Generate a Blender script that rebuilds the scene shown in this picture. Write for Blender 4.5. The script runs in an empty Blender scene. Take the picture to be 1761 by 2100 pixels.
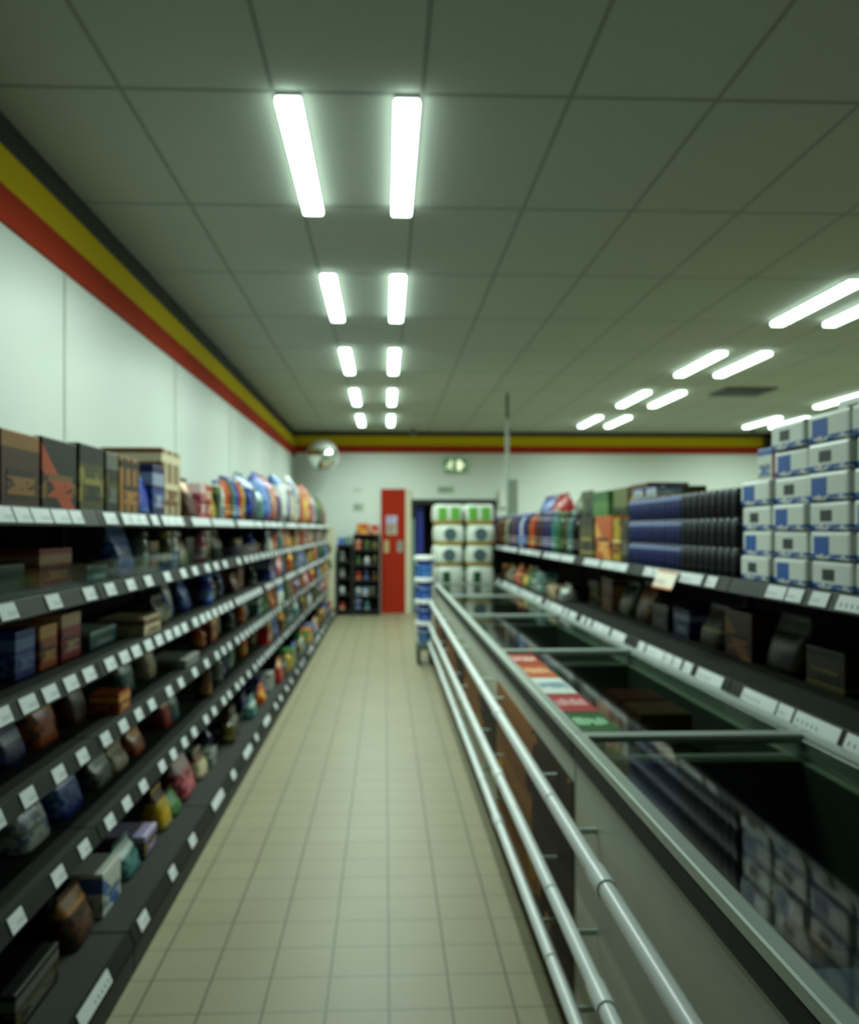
import bpy, bmesh, math, random
from mathutils import Vector, Matrix
random.seed(11)
S = bpy.context.scene
C = S.collection
PI = math.pi
ORD = ['first', 'second', 'third', 'fourth', 'fifth', 'sixth', 'seventh', 'eighth', 'ninth', 'tenth', 'eleventh', 'twelfth']

# ------------------------------------------------------------------ materials
def lin(c):
    if isinstance(c, str):
        c = [int(c[i:i + 2], 16) / 255 for i in (0, 2, 4)]
    return tuple(((x + .055) / 1.055) ** 2.4 if x > .04045 else x / 12.92 for x in c) + (1,)

MATS = {}
def nt(name):
    m = bpy.data.materials.new(name); m.use_nodes = True
    t = m.node_tree
    return m, t, t.nodes['Principled BSDF']

def N(t, typ, **kw):
    n = t.nodes.new(typ)
    for k, v in kw.items(): setattr(n, k, v)
    return n

def M2(t, op, a, b=None, c=None):
    n = N(t, 'ShaderNodeMath', operation=op)
    for i, v in enumerate((a, b, c)):
        if v is None: continue
        if isinstance(v, (int, float)): n.inputs[i].default_value = v
        else: t.links.new(v, n.inputs[i])
    return n.outputs[0]

def MIX(t, fac, a, b):
    n = N(t, 'ShaderNodeMix', data_type='RGBA')
    for idx, v in ((0, fac), (6, a), (7, b)):
        if isinstance(v, (int, float)): n.inputs[idx].default_value = v
        elif isinstance(v, tuple): n.inputs[idx].default_value = v
        else: t.links.new(v, n.inputs[idx])
    return n.outputs[2]

def plain(name, col, rough=.5, metal=0, var=.06, scale=8, spec=.5):
    if name in MATS: return MATS[name]
    m, t, b = nt(name)
    tc = N(t, 'ShaderNodeTexCoord'); no = N(t, 'ShaderNodeTexNoise'); no.inputs['Scale'].default_value = scale
    t.links.new(tc.outputs['Object'], no.inputs['Vector'])
    c = lin(col); d = tuple(x * (1 - 3 * var) for x in c[:3]) + (1,)
    t.links.new(MIX(t, no.outputs[0], d, c), b.inputs['Base Color'])
    b.inputs['Roughness'].default_value = rough; b.inputs['Metallic'].default_value = metal
    b.inputs['Specular IOR Level'].default_value = spec
    MATS[name] = m
    return m

def pack(c1, c2, c3, style='band', rough=.38):
    key = ('pack', c1, c2, c3, style)
    if key in MATS: return MATS[key]
    m, t, b = nt('printed_pack'); MATS[key] = m
    tc = N(t, 'ShaderNodeTexCoord'); sp = N(t, 'ShaderNodeSeparateXYZ')
    t.links.new(tc.outputs['Generated'], sp.inputs[0])
    x, y, z = sp.outputs
    a, bb, cc = lin(c1), lin(c2), lin(c3)
    no = N(t, 'ShaderNodeTexNoise'); no.inputs['Scale'].default_value = 4.5; no.inputs['Detail'].default_value = 1
    t.links.new(tc.outputs['Generated'], no.inputs['Vector'])
    blob = M2(t, 'GREATER_THAN', no.outputs[0], .54)
    def rng(v, lo, hi): return M2(t, 'MULTIPLY', M2(t, 'GREATER_THAN', v, lo), M2(t, 'LESS_THAN', v, hi))
    if style == 'band':
        f1 = rng(z, .60, .84); f2 = M2(t, 'MULTIPLY', blob, rng(z, .08, .55))
    elif style == 'swoosh':
        q = M2(t, 'ADD', z, M2(t, 'MULTIPLY', y, .9)); f1 = rng(q, .55, .9); f2 = M2(t, 'MULTIPLY', blob, rng(z, .05, .4))
    elif style == 'stripe':
        f1 = M2(t, 'LESS_THAN', M2(t, 'FRACT', M2(t, 'MULTIPLY', y, 3.0)), .42); f2 = rng(z, .8, .92)
    elif style == 'photo':
        f1 = M2(t, 'GREATER_THAN', z, .72); f2 = M2(t, 'MULTIPLY', blob, rng(z, .1, .66))
    elif style == 'top':
        f1 = M2(t, 'GREATER_THAN', z, .78); f2 = rng(z, .1, .16)
    else:
        f1 = M2(t, 'MULTIPLY', blob, 0.8); f2 = rng(z, .42, .5)
    col = MIX(t, f2, MIX(t, f1, a, bb), cc)
    t.links.new(col, b.inputs['Base Color']); b.inputs['Roughness'].default_value = rough
    return m

def grid_line(t, v, off, period, width):
    q = M2(t, 'FRACT', M2(t, 'ADD', M2(t, 'DIVIDE', M2(t, 'SUBTRACT', v, off), period), .5))
    return M2(t, 'LESS_THAN', M2(t, 'ABSOLUTE', M2(t, 'SUBTRACT', q, .5)), width / 2 / period)

def ceiling_mat():
    m, t, b = nt('ceiling_panels')
    tc = N(t, 'ShaderNodeTexCoord'); sp = N(t, 'ShaderNodeSeparateXYZ'); t.links.new(tc.outputs['Object'], sp.inputs[0])
    no = N(t, 'ShaderNodeTexNoise'); no.inputs['Scale'].default_value = 60; t.links.new(tc.outputs['Object'], no.inputs['Vector'])
    base = MIX(t, no.outputs[0], lin('a3ada0'), lin('aeb7ab'))
    g = M2(t, 'MAXIMUM', grid_line(t, sp.outputs[0], .155, .618, .022), grid_line(t, sp.outputs[1], 3.40, 1.2, .030))
    t.links.new(MIX(t, M2(t, 'MULTIPLY', g, .42), base, lin('3f443a')), b.inputs['Base Color'])
    b.inputs['Roughness'].default_value = .9; b.inputs['Specular IOR Level'].default_value = .1
    return m

def floor_mat():
    m, t, b = nt('floor_tiles')
    tc = N(t, 'ShaderNodeTexCoord'); sp = N(t, 'ShaderNodeSeparateXYZ'); t.links.new(tc.outputs['Object'], sp.inputs[0])
    no = N(t, 'ShaderNodeTexNoise'); no.inputs['Scale'].default_value = 2.2; no.inputs['Detail'].default_value = 4
    t.links.new(tc.outputs['Object'], no.inputs['Vector'])
    base = MIX(t, no.outputs[0], lin('807a60'), lin('90896f'))
    g = M2(t, 'MAXIMUM', grid_line(t, sp.outputs[0], .012, .203, .009), grid_line(t, sp.outputs[1], 4.885, .203, .006))
    t.links.new(MIX(t, M2(t, 'MULTIPLY', g, .8), base, lin('4c4b38')), b.inputs['Base Color'])
    b.inputs['Roughness'].default_value = .42; b.inputs['Specular IOR Level'].default_value = .35
    return m

def emit(name, col, s):
    m = bpy.data.materials.new(name); m.use_nodes = True; t = m.node_tree
    t.nodes.clear(); e = N(t, 'ShaderNodeEmission'); o = N(t, 'ShaderNodeOutputMaterial')
    e.inputs[0].default_value = tuple(col) + (1,); e.inputs[1].default_value = s
    t.links.new(e.outputs[0], o.inputs[0]); return m

def pane_mat(name, tint, ior=1.5, rough=.03):
    m = bpy.data.materials.new(name); m.use_nodes = True; t = m.node_tree
    t.nodes.clear(); o = N(t, 'ShaderNodeOutputMaterial'); mx = N(t, 'ShaderNodeMixShader'); fr = N(t, 'ShaderNodeFresnel')
    tr = N(t, 'ShaderNodeBsdfTransparent'); gl = N(t, 'ShaderNodeBsdfGlossy')
    fr.inputs[0].default_value = ior; tr.inputs[0].default_value = tint; gl.inputs['Roughness'].default_value = rough
    ge = N(t, 'ShaderNodeNewGeometry')
    t.links.new(M2(t, 'MULTIPLY', fr.outputs[0], M2(t, 'SUBTRACT', 1.0, ge.outputs['Backfacing'])), mx.inputs[0]); t.links.new(tr.outputs[0], mx.inputs[1]); t.links.new(gl.outputs[0], mx.inputs[2])
    t.links.new(mx.outputs[0], o.inputs[0]); return m

def tag_mat(name, bg, ink):
    m, t, b = nt(name)
    tc = N(t, 'ShaderNodeTexCoord'); sp = N(t, 'ShaderNodeSeparateXYZ'); t.links.new(tc.outputs['Generated'], sp.inputs[0])
    q = M2(t, 'LESS_THAN', M2(t, 'FRACT', M2(t, 'MULTIPLY', sp.outputs[1], 9)), .35)
    q = M2(t, 'MULTIPLY', q, M2(t, 'MULTIPLY', M2(t, 'GREATER_THAN', sp.outputs[2], .2), M2(t, 'LESS_THAN', sp.outputs[2], .5)))
    q = M2(t, 'MULTIPLY', q, M2(t, 'GREATER_THAN', sp.outputs[1], .45))
    t.links.new(MIX(t, q, lin(bg), lin(ink)), b.inputs['Base Color']); b.inputs['Roughness'].default_value = .3
    return m

def wall_mat(name, c):
    m, t, b = nt(name)
    tc = N(t, 'ShaderNodeTexCoord'); no = N(t, 'ShaderNodeTexNoise'); no.inputs['Scale'].default_value = .8; no.inputs['Detail'].default_value = 5
    t.links.new(tc.outputs['Object'], no.inputs['Vector'])
    c1 = lin(c); c2 = tuple(v * .86 for v in c1[:3]) + (1,)
    t.links.new(MIX(t, no.outputs[0], c2, c1), b.inputs['Base Color'])
    b.inputs['Roughness'].default_value = .38; b.inputs['Specular IOR Level'].default_value = .4
    return m

M_WALL = wall_mat('wall_paint', 'd3dbd3')
M_CEIL, M_FLOOR = ceiling_mat(), floor_mat()
M_YEL = plain('yellow_band', 'c2aa16', .8, var=.02, spec=.1); M_RED = plain('red_band', '9c3218', .8, var=.02, spec=.1)
M_DARK = plain('anthracite_metal', '1c201f', .5); M_RAIL = plain('rail_plastic', '0e1514', .5, spec=.25)
M_BACK = plain('shelf_back', '1d1a18', .8); M_SHELF = plain('shelf_board', '21241f', .7, spec=.25)
M_CREAM = plain('cream_panel', 'c9c5a8', .5); M_ALU = plain('aluminium', 'bcc8c0', .35, .3, spec=.6)
M_BODY = plain('freezer_skin', 'b4b7a6', .45); M_BLACK = plain('black_rubber', '121212', .6)
M_BAR = plain('bumper_white', 'e4eaea', .3); M_LINER = plain('freezer_liner', '4e544f', .6)
M_TAG = tag_mat('price_tag_paper', 'd2d8da', '6c7478'); M_PROMO = tag_mat('promo_tag_paper', 'f3ead8', '8a5a4a')
M_ORANGE = plain('orange_edge', 'c8742a', .5); M_WHITE = plain('white_plastic', 'dfe3dc', .35)
M_LAMP = emit('lamp_glow', (.80, 1.0, .90), 6.0); M_HOUS = plain('lamp_housing', 'c9ccc4', .5)
M_GLASS = pane_mat('lid_glass', (.66, .72, .68, 1), 1.35, .05); M_GUARD = pane_mat('clear_guard', (.78, .86, .84, 1), 1.45, .08)
M_MIRROR = plain('mirror_face', 'e4ece6', .04, 1, var=0); M_WOOD = plain('pallet_wood', '8c6f48', .8, var=.12)
M_SILVER = plain('can_metal', 'a5acae', .25, .9); M_CHROME = plain('duct_metal', 'c9d4cb', .35, .2)

# ------------------------------------------------------------------ mesh helpers
class MB:
    def __init__(self): self.b = bmesh.new()
    def box(self, x0, x1, y0, y1, z0, z1, mi=0, bev=0):
        r = bmesh.ops.create_cube(self.b, size=1); vs = r['verts']
        for v in vs: v.co = Vector(((x0 + x1) / 2 + v.co.x * (x1 - x0), (y0 + y1) / 2 + v.co.y * (y1 - y0), (z0 + z1) / 2 + v.co.z * (z1 - z0)))
        fs = {f for v in vs for f in v.link_faces}
        for f in fs: f.material_index = mi
        if bev:
            es = list({e for f in fs for e in f.edges})
            bmesh.ops.bevel(self.b, geom=es, offset=bev, segments=2, profile=.6, affect='EDGES', material=mi)
        return self
    def rings(self, rings, mi=0, cap=True, smooth=True):
        prev = None; first = None
        for ring in rings:
            cur = [self.b.verts.new(p) for p in ring]
            if prev:
                n = len(cur)
                for i in range(n):
                    f = self.b.faces.new((prev[i], prev[(i + 1) % n], cur[(i + 1) % n], cur[i])); f.material_index = mi; f.smooth = smooth
            else: first = cur
            prev = cur
        if cap:
            for ring, rev in ((first, True), (prev, False)):   # caps get vertices of their own, so the sides keep clean shading
                vs = [self.b.verts.new(v.co) for v in ring]
                f = self.b.faces.new(vs[::-1] if rev else vs); f.material_index = mi
        return self
    def lathe(self, prof, c=(0, 0, 0), seg=18, mi=0, axis='z'):
        R = []
        for r, h in prof:
            ring = []
            for i in range(seg):
                a = 2 * PI * i / seg; p = (r * math.cos(a), r * math.sin(a), h)
                if axis == 'y': p = (p[0], p[2], p[1]) if False else (p[0], -p[2], p[1])
                if axis == 'x': p = (p[2], p[0], p[1])
                ring.append((c[0] + p[0], c[1] + p[1], c[2] + p[2]))
            R.append(ring)
        return self.rings(R, mi)
    def tube(self, pts, r, mi=0, seg=10):
        R = []; pts = [Vector(p) for p in pts]
        for i, p in enumerate(pts):
            d = (pts[min(i + 1, len(pts) - 1)] - pts[max(i - 1, 0)]).normalized()
            u = d.cross(Vector((0, 0, 1)) if abs(d.z) < .9 else Vector((1, 0, 0))).normalized(); w = d.cross(u)
            R.append([p + r * (math.cos(2 * PI * k / seg) * u + math.sin(2 * PI * k / seg) * w) for k in range(seg)])
        return self.rings(R, mi)
    def mesh(self, name, mats):
        bmesh.ops.recalc_face_normals(self.b, faces=self.b.faces)
        me = bpy.data.meshes.new(name); self.b.to_mesh(me); self.b.free()
        for m in (mats if isinstance(mats, (list, tuple)) else [mats]): me.materials.append(m)
        return me

def link(name, data, parent=None, loc=None, rz=None):
    o = bpy.data.objects.new(name, data); C.objects.link(o)
    if parent: o.parent = parent
    if loc: o.location = loc
    if rz is not None: o.rotation_euler = (0, 0, rz)
    return o
def obj(name, mb, mats, parent=None, loc=None, rz=None): return link(name, mb.mesh(name, mats), parent, loc, rz)
def tag(o, label, cat, group=None):
    o['label'] = label; o['category'] = cat
    if group: o['group'] = group
    return o
def empty(name, label, cat, loc=(0, 0, 0), rz=0, group=None):
    o = link(name, None, None, loc, rz); o.empty_display_size = .1
    return tag(o, label, cat, group)
def struct(name, mb, mats, parent=None):
    o = obj(name, mb, mats, parent)
    if not parent: o['kind'] = 'structure'
    return o
def dup(root, loc, rz, label, group=None):
    r = root.copy(); C.objects.link(r); r.location = loc; r.rotation_euler = (0, 0, rz); r['label'] = label
    if group: r['group'] = group
    for ch in list(root.children):
        c = ch.copy(); C.objects.link(c); c.parent = r
        for g in ch.children:
            d = g.copy(); C.objects.link(d); d.parent = c
    return r

# ------------------------------------------------------------------ room shell
XL, XR, YB, YF, ZC = -1.67, 9.5, 15.2, -1.5, 3.35
struct('floor', MB().box(XL - .1, XR + .1, YF - .1, YB + 2.2, -.1, 0), M_FLOOR)
struct('ceiling', MB().box(XL - .1, XR + .1, YF - .1, YB + .1, ZC, ZC + .1), M_CEIL)
struct('wall_left', MB().box(XL - .1, XL, YF, YB, 0, ZC), M_WALL)
struct('wall_right', MB().box(XR, XR + .1, YF, YB, 0, ZC), M_WALL)
struct('wall_front', MB().box(XL, XR, YF - .1, YF, 0, ZC), M_WALL)
DX0, DX1, DZ = .48, 2.06, 2.10
w = MB(); w.box(XL - .1, DX0, YB, YB + .15, 0, ZC); w.box(DX1, XR + .1, YB, YB + .15, 0, ZC); w.box(DX0, DX1, YB, YB + .15, DZ, ZC)
struct('wall_back', w, M_WALL)
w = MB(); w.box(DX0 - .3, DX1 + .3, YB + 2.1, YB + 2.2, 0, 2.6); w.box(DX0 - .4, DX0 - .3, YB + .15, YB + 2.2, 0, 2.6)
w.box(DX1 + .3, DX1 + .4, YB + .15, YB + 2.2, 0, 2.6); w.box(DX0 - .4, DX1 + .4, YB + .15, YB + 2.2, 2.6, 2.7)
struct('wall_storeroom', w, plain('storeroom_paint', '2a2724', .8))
# yellow and red bands round the top of the walls
struct('trim_1', MB().box(XL, XL + .012, YF, YB, 3.05, 3.215), M_YEL); struct('trim_2', MB().box(XL, XL + .012, YF, YB, 2.885, 3.05), M_RED)
struct('trim_3', MB().box(XL + .012, XR, YB - .012, YB, 3.095, 3.27), M_YEL); struct('trim_4', MB().box(XL + .012, XR, YB - .012, YB, 2.955, 3.095), M_RED)
struct('trim_5', MB().box(XL, XL + .014, YF, YB, 3.216, ZC), plain('ceiling_edge_shade', '23281f', .8))  # dark strip painting in the shadow between yellow band and ceiling
struct('trim_6', MB().box(XL + .014, XR, YB - .014, YB, 3.271, ZC), MATS['ceiling_edge_shade'])  # the same painted shadow along the back wall
for i, y in enumerate((2.6, 4.35, 6.6, 8.9, 11.3)):
    struct('trim_%d' % (7 + i), MB().box(XL, XL + .006, y - .008, y + .008, 1.9, 2.885), plain('wall_seam', 'c6c8bb', .3))
# doorway with dark frame, white jamb and a blue door leaf standing open inside
d = link('door_1', None); d['kind'] = 'structure'
f = MB(); f.box(DX0, DX1, YB - .02, YB + .15, DZ - .09, DZ); f.box(DX0, DX0 + .06, YB - .02, YB + .15, 1.75, DZ - .09); f.box(DX1 - .05, DX1, YB - .02, YB + .15, 0, DZ - .09)
obj('door_frame', f, M_BLACK, d)
obj('jamb', MB().box(DX0 - .115, DX0 - .005, YB - .05, YB, 0, 2.27, bev=.006), M_CREAM, d)
obj('jamb', MB().box(DX0, DX0 + .06, YB - .01, YB + .15, 0, 1.75, bev=.004), plain('teal_jamb', '6d8a80', .5), d)
lf = obj('door_leaf', MB().box(DX0 + .07, DX0 + .23, YB + .2, YB + .24, .02, 2.0, bev=.004), plain('blue_door', '1d2a86', .45), d)
obj('handle', MB().tube([(DX0 + .2, YB + .2, 1.0), (DX0 + .2, YB + .15, 1.0), (DX0 + .12, YB + .15, 1.0)], .01), M_ALU, lf)

# ------------------------------------------------------------------ ceiling lights
lampP = None
def lamp(x, y, label, group):
    global lampP
    if lampP is None:
        t = empty('ceiling_light', label, 'ceiling light', (x, y, ZC), 0, group)
        obj('housing', MB().box(-.05, .05, -.6, .6, -.018, 0, bev=.004), M_HOUS, t)
        obj('diffuser', MB().box(-.055, .055, -.605, .605, -.055, -.0185, bev=.012), M_LAMP, t)
        L = bpy.data.lights.new('tube_light', 'AREA'); L.shape = 'RECTANGLE'; L.size = .1; L.size_y = 1.18
        L.energy = 26; L.color = (.80, 1.0, .89); L.spread = math.radians(162)
        lo = link('tube_light', L, t, (0, 0, -.058))
        lampP = t
    else: dup(lampP, (x, y, ZC), 0, label, group)
rows = [(-.40, 'row above the wall rack side of the aisle'), (.09, 'row above the aisle beside the freezer'),
        (3.37, 'inner row beyond the island rack'), (3.83, 'outer row beyond the island rack'), (6.25, 'inner row above the far aisle'), (6.71, 'outer row above the far aisle')]
for r, (x, ph) in enumerate(rows):
    for k in range(5):
        if r >= 2 and k == 0: continue
        lamp(x, 3.40 + 2.36 * k + .6, '%s strip light from the front, %s' % (ORD[k] if r < 2 else ORD[k - 1], ph), 'strip lights in the ' + ph)
t = empty('ceiling_vent', 'dark square air vent in the ceiling beyond the island rack', 'vent', (4.65, 10.55, ZC))
obj('frame', MB().box(-.33, .33, -.3, .3, -.02, 0, bev=.004), plain('vent_grey', '4a4e45', .6), t)
g = MB()
for i in range(7): g.box(-.29, .29, -.25 + i * .075, -.20 + i * .075, -.032, -.021)
obj('grille', g, M_DARK, t)

# ------------------------------------------------------------------ shelving
def tagmesh(w_, h_, mat, nm): return MB().box(-.0015, .0015, -w_ / 2, w_ / 2, -h_ / 2, h_ / 2).mesh(nm, mat)
TAGS = [tagmesh(w_, .045, M_TAG, 'price_tag') for w_ in (.10, .085, .13, .26)]
TILT = math.radians(22)
def make_bay(name, s, y0, L, xback, levels, label, group, plinth, upright_top, guards=(), seed=0):
    """s: the way the bay faces along x; levels: (rail centre z, front x, tag pattern)"""
    rnd = random.Random(seed)
    t = empty(name, label, 'shelving', (0, y0, 0), 0, group)
    def bx(xa, xb, *a, **k):
        return MB().box(min(xa, xb), max(xa, xb), *a, **k)
    obj('back_panel', bx(xback, xback + s * .02, .015, L - .015, .1, upright_top), M_BACK, t)
    for yy in (.0, L - .03):
        obj('upright', bx(xback, xback + s * .05, yy, yy + .028, 0, upright_top, bev=.003), M_DARK, t)
    obj('plinth', bx(plinth - s * .04, plinth, .004, L - .004, 0, .085), M_BLACK, t)
    for li, (z, xf, pat) in enumerate(levels):
        top = z + .022
        sh = obj('shelf', bx(xback + s * .02, xf - s * .012, .004, L - .004, top - .028, top, bev=.003), M_SHELF, t)
        rail = MB().box(-.004, .004, .004 - L / 2, L / 2 - .004, -.029, .029, bev=.002)
        o = obj('price_rail', rail, M_RAIL, sh, (xf, L / 2, z)); o.rotation_euler = (0, -s * TILT if s > 0 else TILT, 0)
        # tilt so the lower edge stands out to the aisle
        nrm = Vector((s * math.cos(TILT), 0, math.sin(TILT)))
        y = rnd.uniform(.02, .12)
        while y < L - .08:
            wi, gap = pat(rnd); wd = (.10, .085, .13, .26)[wi]
            if y + wd > L - .02: break
            p = Vector((xf, y + wd / 2, z)) + nrm * .0062
            q = link('price_tag', TAGS[wi], sh, p); q.rotation_euler = (0, -s * TILT if s > 0 else TILT, 0)
            y += wd + gap
        if li in guards:
            obj('front_guard', bx(xf - s * .03, xf - s * .027, .02, L - .02, top, top + .085), M_GUARD, sh)
    return t

dense = lambda r: (r.choice((0, 0, 2, 0)), r.choice((.008, .01, .012, .07)))
mid = lambda r: (0, r.choice((.05, .06, .07)))
loose = lambda r: (1, r.choice((.1, .11, .13, .2)))
sparse = lambda r: (0, r.choice((.14, .17, .2)))
rare = lambda r: (r.choice((0, 1, 3)), r.choice((.16, .26, .32)))
LEV = [(.124, -.885, rare), (.49, -1.0, loose), (.80, -1.0, loose), (1.06, -1.0, mid), (1.33, -1.0, sparse), (1.586, -1.0, dense)]
BAY0, BAYL, NB = 1.6, 1.3, 10
for i in range(NB):
    make_bay('shelving_bay', 1, BAY0 + i * BAYL, BAYL, XL + .01, LEV, 'dark shelving bay of the wall rack, %s bay from the front' % ORD[i], 'bays of the wall rack', -.875, 1.6, (4,) if i < 4 else (), 100 + i)
t = obj('end_panel', MB().box(XL + .02, -.9, 14.61, 14.64, 0, 1.62, bev=.004), M_CREAM)
tag(t, 'cream end panel closing the wall rack beside the small back racks', 'panel')

RLEV = [(.945, 1.32, lambda r: (r.choice((0, 0, 0, 3)), r.choice((.012, .015, .03, .06)))), (1.335, 1.32, lambda r: (r.choice((0, 2, 3)), r.choice((.01, .012, .05))))]
RB0, RBL, NRB = 1.85, 1.25, 7
for i in range(NRB):
    make_bay('shelving_bay', -1, RB0 + i * RBL, RBL, 1.98, RLEV, 'dark shelving bay of the island rack behind the freezer, %s bay from the front' % ORD[i], 'bays of the island rack', 1.33, 1.36, (), 300 + i)
t = obj('promotion_tag', MB().box(-.002, .002, -.13, .13, -.035, .035).box(-.0035, .0015, -.13, .13, .036, .044, 1).box(-.0035, .0015, -.13, .13, -.044, -.036, 1), [M_PROMO, M_ORANGE], None, (1.29, 3.75, 1.315))
t.rotation_euler = (0, TILT, 0)
tag(t, 'white promotion tag with orange edges on the island rack rail', 'price tag')

# ------------------------------------------------------------------ products
def pillow(w, d, h, rnd, prof, n=18):
    """a soft bag: boxy rings whose thickness and width follow prof [(height, thickness, width)]"""
    R = []
    for (tt, th_, wi) in prof:
        ring = []; jw = rnd.uniform(-.02, .02)
        for i in range(n):
            a = 2 * PI * i / n; ca, sa = math.cos(a), math.sin(a)
            px = abs(ca) ** .75 * (1 if ca > 0 else -1) * d / 2 * th_ * (1 + rnd.uniform(-.05, .05))
            py = abs(sa) ** .32 * (1 if sa > 0 else -1) * w / 2 * wi * (1 + jw)
            ring.append((px, py, h * tt))
        R.append(ring)
    return MB().rings(R)
POUCH = [(0, .86, .94), (.05, 1, .98), (.2, .97, 1), (.38, .88, 1), (.55, .72, .985), (.7, .55, .98), (.83, .34, .985), (.93, .16, .99), (1, .05, .99)]
SACK = [(0, .6, .86), (.06, .9, .94), (.2, 1, .98), (.4, 1, 1), (.6, .96, 1), (.75, .8, .99), (.87, .52, .97), (.95, .25, .95), (1, .06, .95)]

PROTO = {}
def product(kind, dims, mats, name=None, seed=0):
    """makes (or copies) one product with its parts; its origin is the middle of its base and it faces +x"""
    key = (kind, dims, tuple(m.name for m in mats), seed % 3)
    w, d, h = dims; rnd = random.Random(seed % 3)
    parts = []
    if key not in PROTO:
        if kind == 'carton':
            parts.append(('body', MB().box(-d / 2, d / 2, -w / 2, w / 2, 0, h, bev=min(.004, d / 8)).mesh('carton', mats[0]), None))
            parts.append(('front_label', MB().box(d / 2, d / 2 + .0012, -w * .36, w * .36, h * .18, h * .5).mesh('front_label', mats[1]), 'part'))
        elif kind in ('pouch', 'sack'):
            parts.append(('body', pillow(w, d, h, rnd, POUCH if kind == 'pouch' else SACK).mesh(kind, mats[0]), None))
            parts.append(('top_seal', MB().box(-.003, .003, -w * .46, w * .46, h - .004, h + .022).mesh('top_seal', mats[1]), 'part'))
        elif kind == 'bottle':
            r = w / 2
            parts.append(('body', MB().lathe([(r * .86, 0), (r, .012), (r, h * .34), (r * .93, h * .42), (r, h * .5), (r, h * .64), (r * .75, h * .78), (r * .36, h * .88), (r * .33, h * .93)]).mesh('bottle', mats[0]), None))
            parts.append(('cap', MB().lathe([(r * .4, h * .925), (r * .4, h * .995), (r * .34, h)]).mesh('cap', mats[1]), 'part'))
            parts.append(('wrap_label', MB().lathe([(r * 1.012, h * .14), (r * 1.012, h * .33)]).mesh('wrap_label', mats[2]), 'part'))
        elif kind == 'jar':
            r = w / 2
            parts.append(('body', MB().lathe([(r * .9, 0), (r, .01), (r, h * .72), (r * .84, h * .82)]).mesh('jar', mats[0]), None))
            parts.append(('lid', MB().lathe([(r * .9, h * .82), (r * .92, h * .97), (r * .86, h)]).mesh('lid', mats[1]), 'part'))
            parts.append(('wrap_label', MB().lathe([(r * 1.012, h * .16), (r * 1.012, h * .6)]).mesh('wrap_label', mats[2]), 'part'))
        elif kind == 'tub':
            r = w / 2
            parts.append(('body', MB().lathe([(r * .78, 0), (r * .8, .008), (r * .98, h * .86)]).mesh('tub', mats[0]), None))
            parts.append(('lid', MB().lathe([(r * 1.05, h * .84), (r * 1.07, h * .95), (r * .98, h)]).mesh('lid', mats[1]), 'part'))
        PROTO[key] = [(n, me, p) for n, me, p in parts]
    nm = name or kind
    root = None
    for n, me, p in PROTO[key]:
        if p is None: root = link(nm, me)
        else: link(n, me, root)
    return root

PAL = {  # colour word -> (main, second, third)
    'red': ('a3201a', 'c9a07a', '6a1410'), 'orange': ('b9551a', 'd9a04a', '5a1e10'), 'yellow': ('a98a18', '5c2412', 'c9b46a'),
    'olive': ('45421c', '1c1c15', '8a7f3a'), 'dark green': ('102a18', '5f6a3a', '245a2e'), 'green': ('23602e', '4f7a3e', '12381c'),
    'blue': ('1c3590', '6f8cc0', '4f78bc'), 'dark blue': ('0f1648', '8790a8', '243f86'), 'teal': ('3a6f6c', 'a0b4ac', '1a403f'),
    'white': ('c6cbc0', '3f62a0', '7a867e'), 'cream': ('a89a78', '6a4426', 'c9bd9c'), 'brown': ('482812', '9a6a2c', '22120a'),
    'pink': ('b05862', 'cdb4b0', '6a1e2c'), 'grey': ('646a62', '9a9f96', '2c302e'), 'black and orange': ('17130f', 'b8481a', '7a5a2a'), 'black': ('141211', '5f625a', '4c4416'), 'violet': ('3a2858', 'a396b4', '8a6a2c')}
STY = ['band', 'swoosh', 'photo', 'stripe', 'top', 'blob']
def pmats(kind, col, style):
    a, b, c = PAL[col]
    if kind == 'carton': return (pack(a, b, c, style), pack(b, c, a, 'photo'))
    if kind in ('pouch', 'sack'): return (pack(a, b, c, style, .28), pack(a, a, b, 'top', .3))
    if kind == 'bottle': return (plain('bottle_' + col, a, .15), plain('cap_' + col, b if col not in ('orange', 'brown') else '1c2f8c', .35), pack(b, c, a, 'band'))
    if kind == 'jar': return (plain('bottle_' + col, a, .15), plain('lid_' + col, c, .3, .4), pack(b, a, c, 'photo'))
    return (pack(a, b, c, style), plain('lid_' + col, b, .35))

ROWS = {}
def put(shelf, kind, col, style, w, d, h, y, x, z, s, rz=0, seed=None):
    sd = seed if seed is not None else random.randint(0, 99)
    ROWS.setdefault(shelf, []).append(dict(kind=kind, col=col, style=style, dims=(round(w, 3), round(d, 3), round(h, 3)), y=y, x=x, z=z, s=s, rz=rz, sd=sd))

SHN = ['base', 'fifth', 'fourth', 'third', 'second', 'top']
def top_of(li): return LEV[li][0] + .0225
def left(li, kind, col, style, y0, y1, d, h, setback=None, rz=0):
    if setback is None: setback = .05 if li == 5 else .13
    put(('wall', li), kind, col, style, y1 - y0, d, h, (y0 + y1) / 2, LEV[li][1] - setback - d / 2, top_of(li), 1, rz)
def left_round(li, kind, col, y, dia, h, setback=.05):
    put(('wall', li), kind, col, 'band', dia, dia, h, y, LEV[li][1] - setback - dia / 2, top_of(li), 1)

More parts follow.
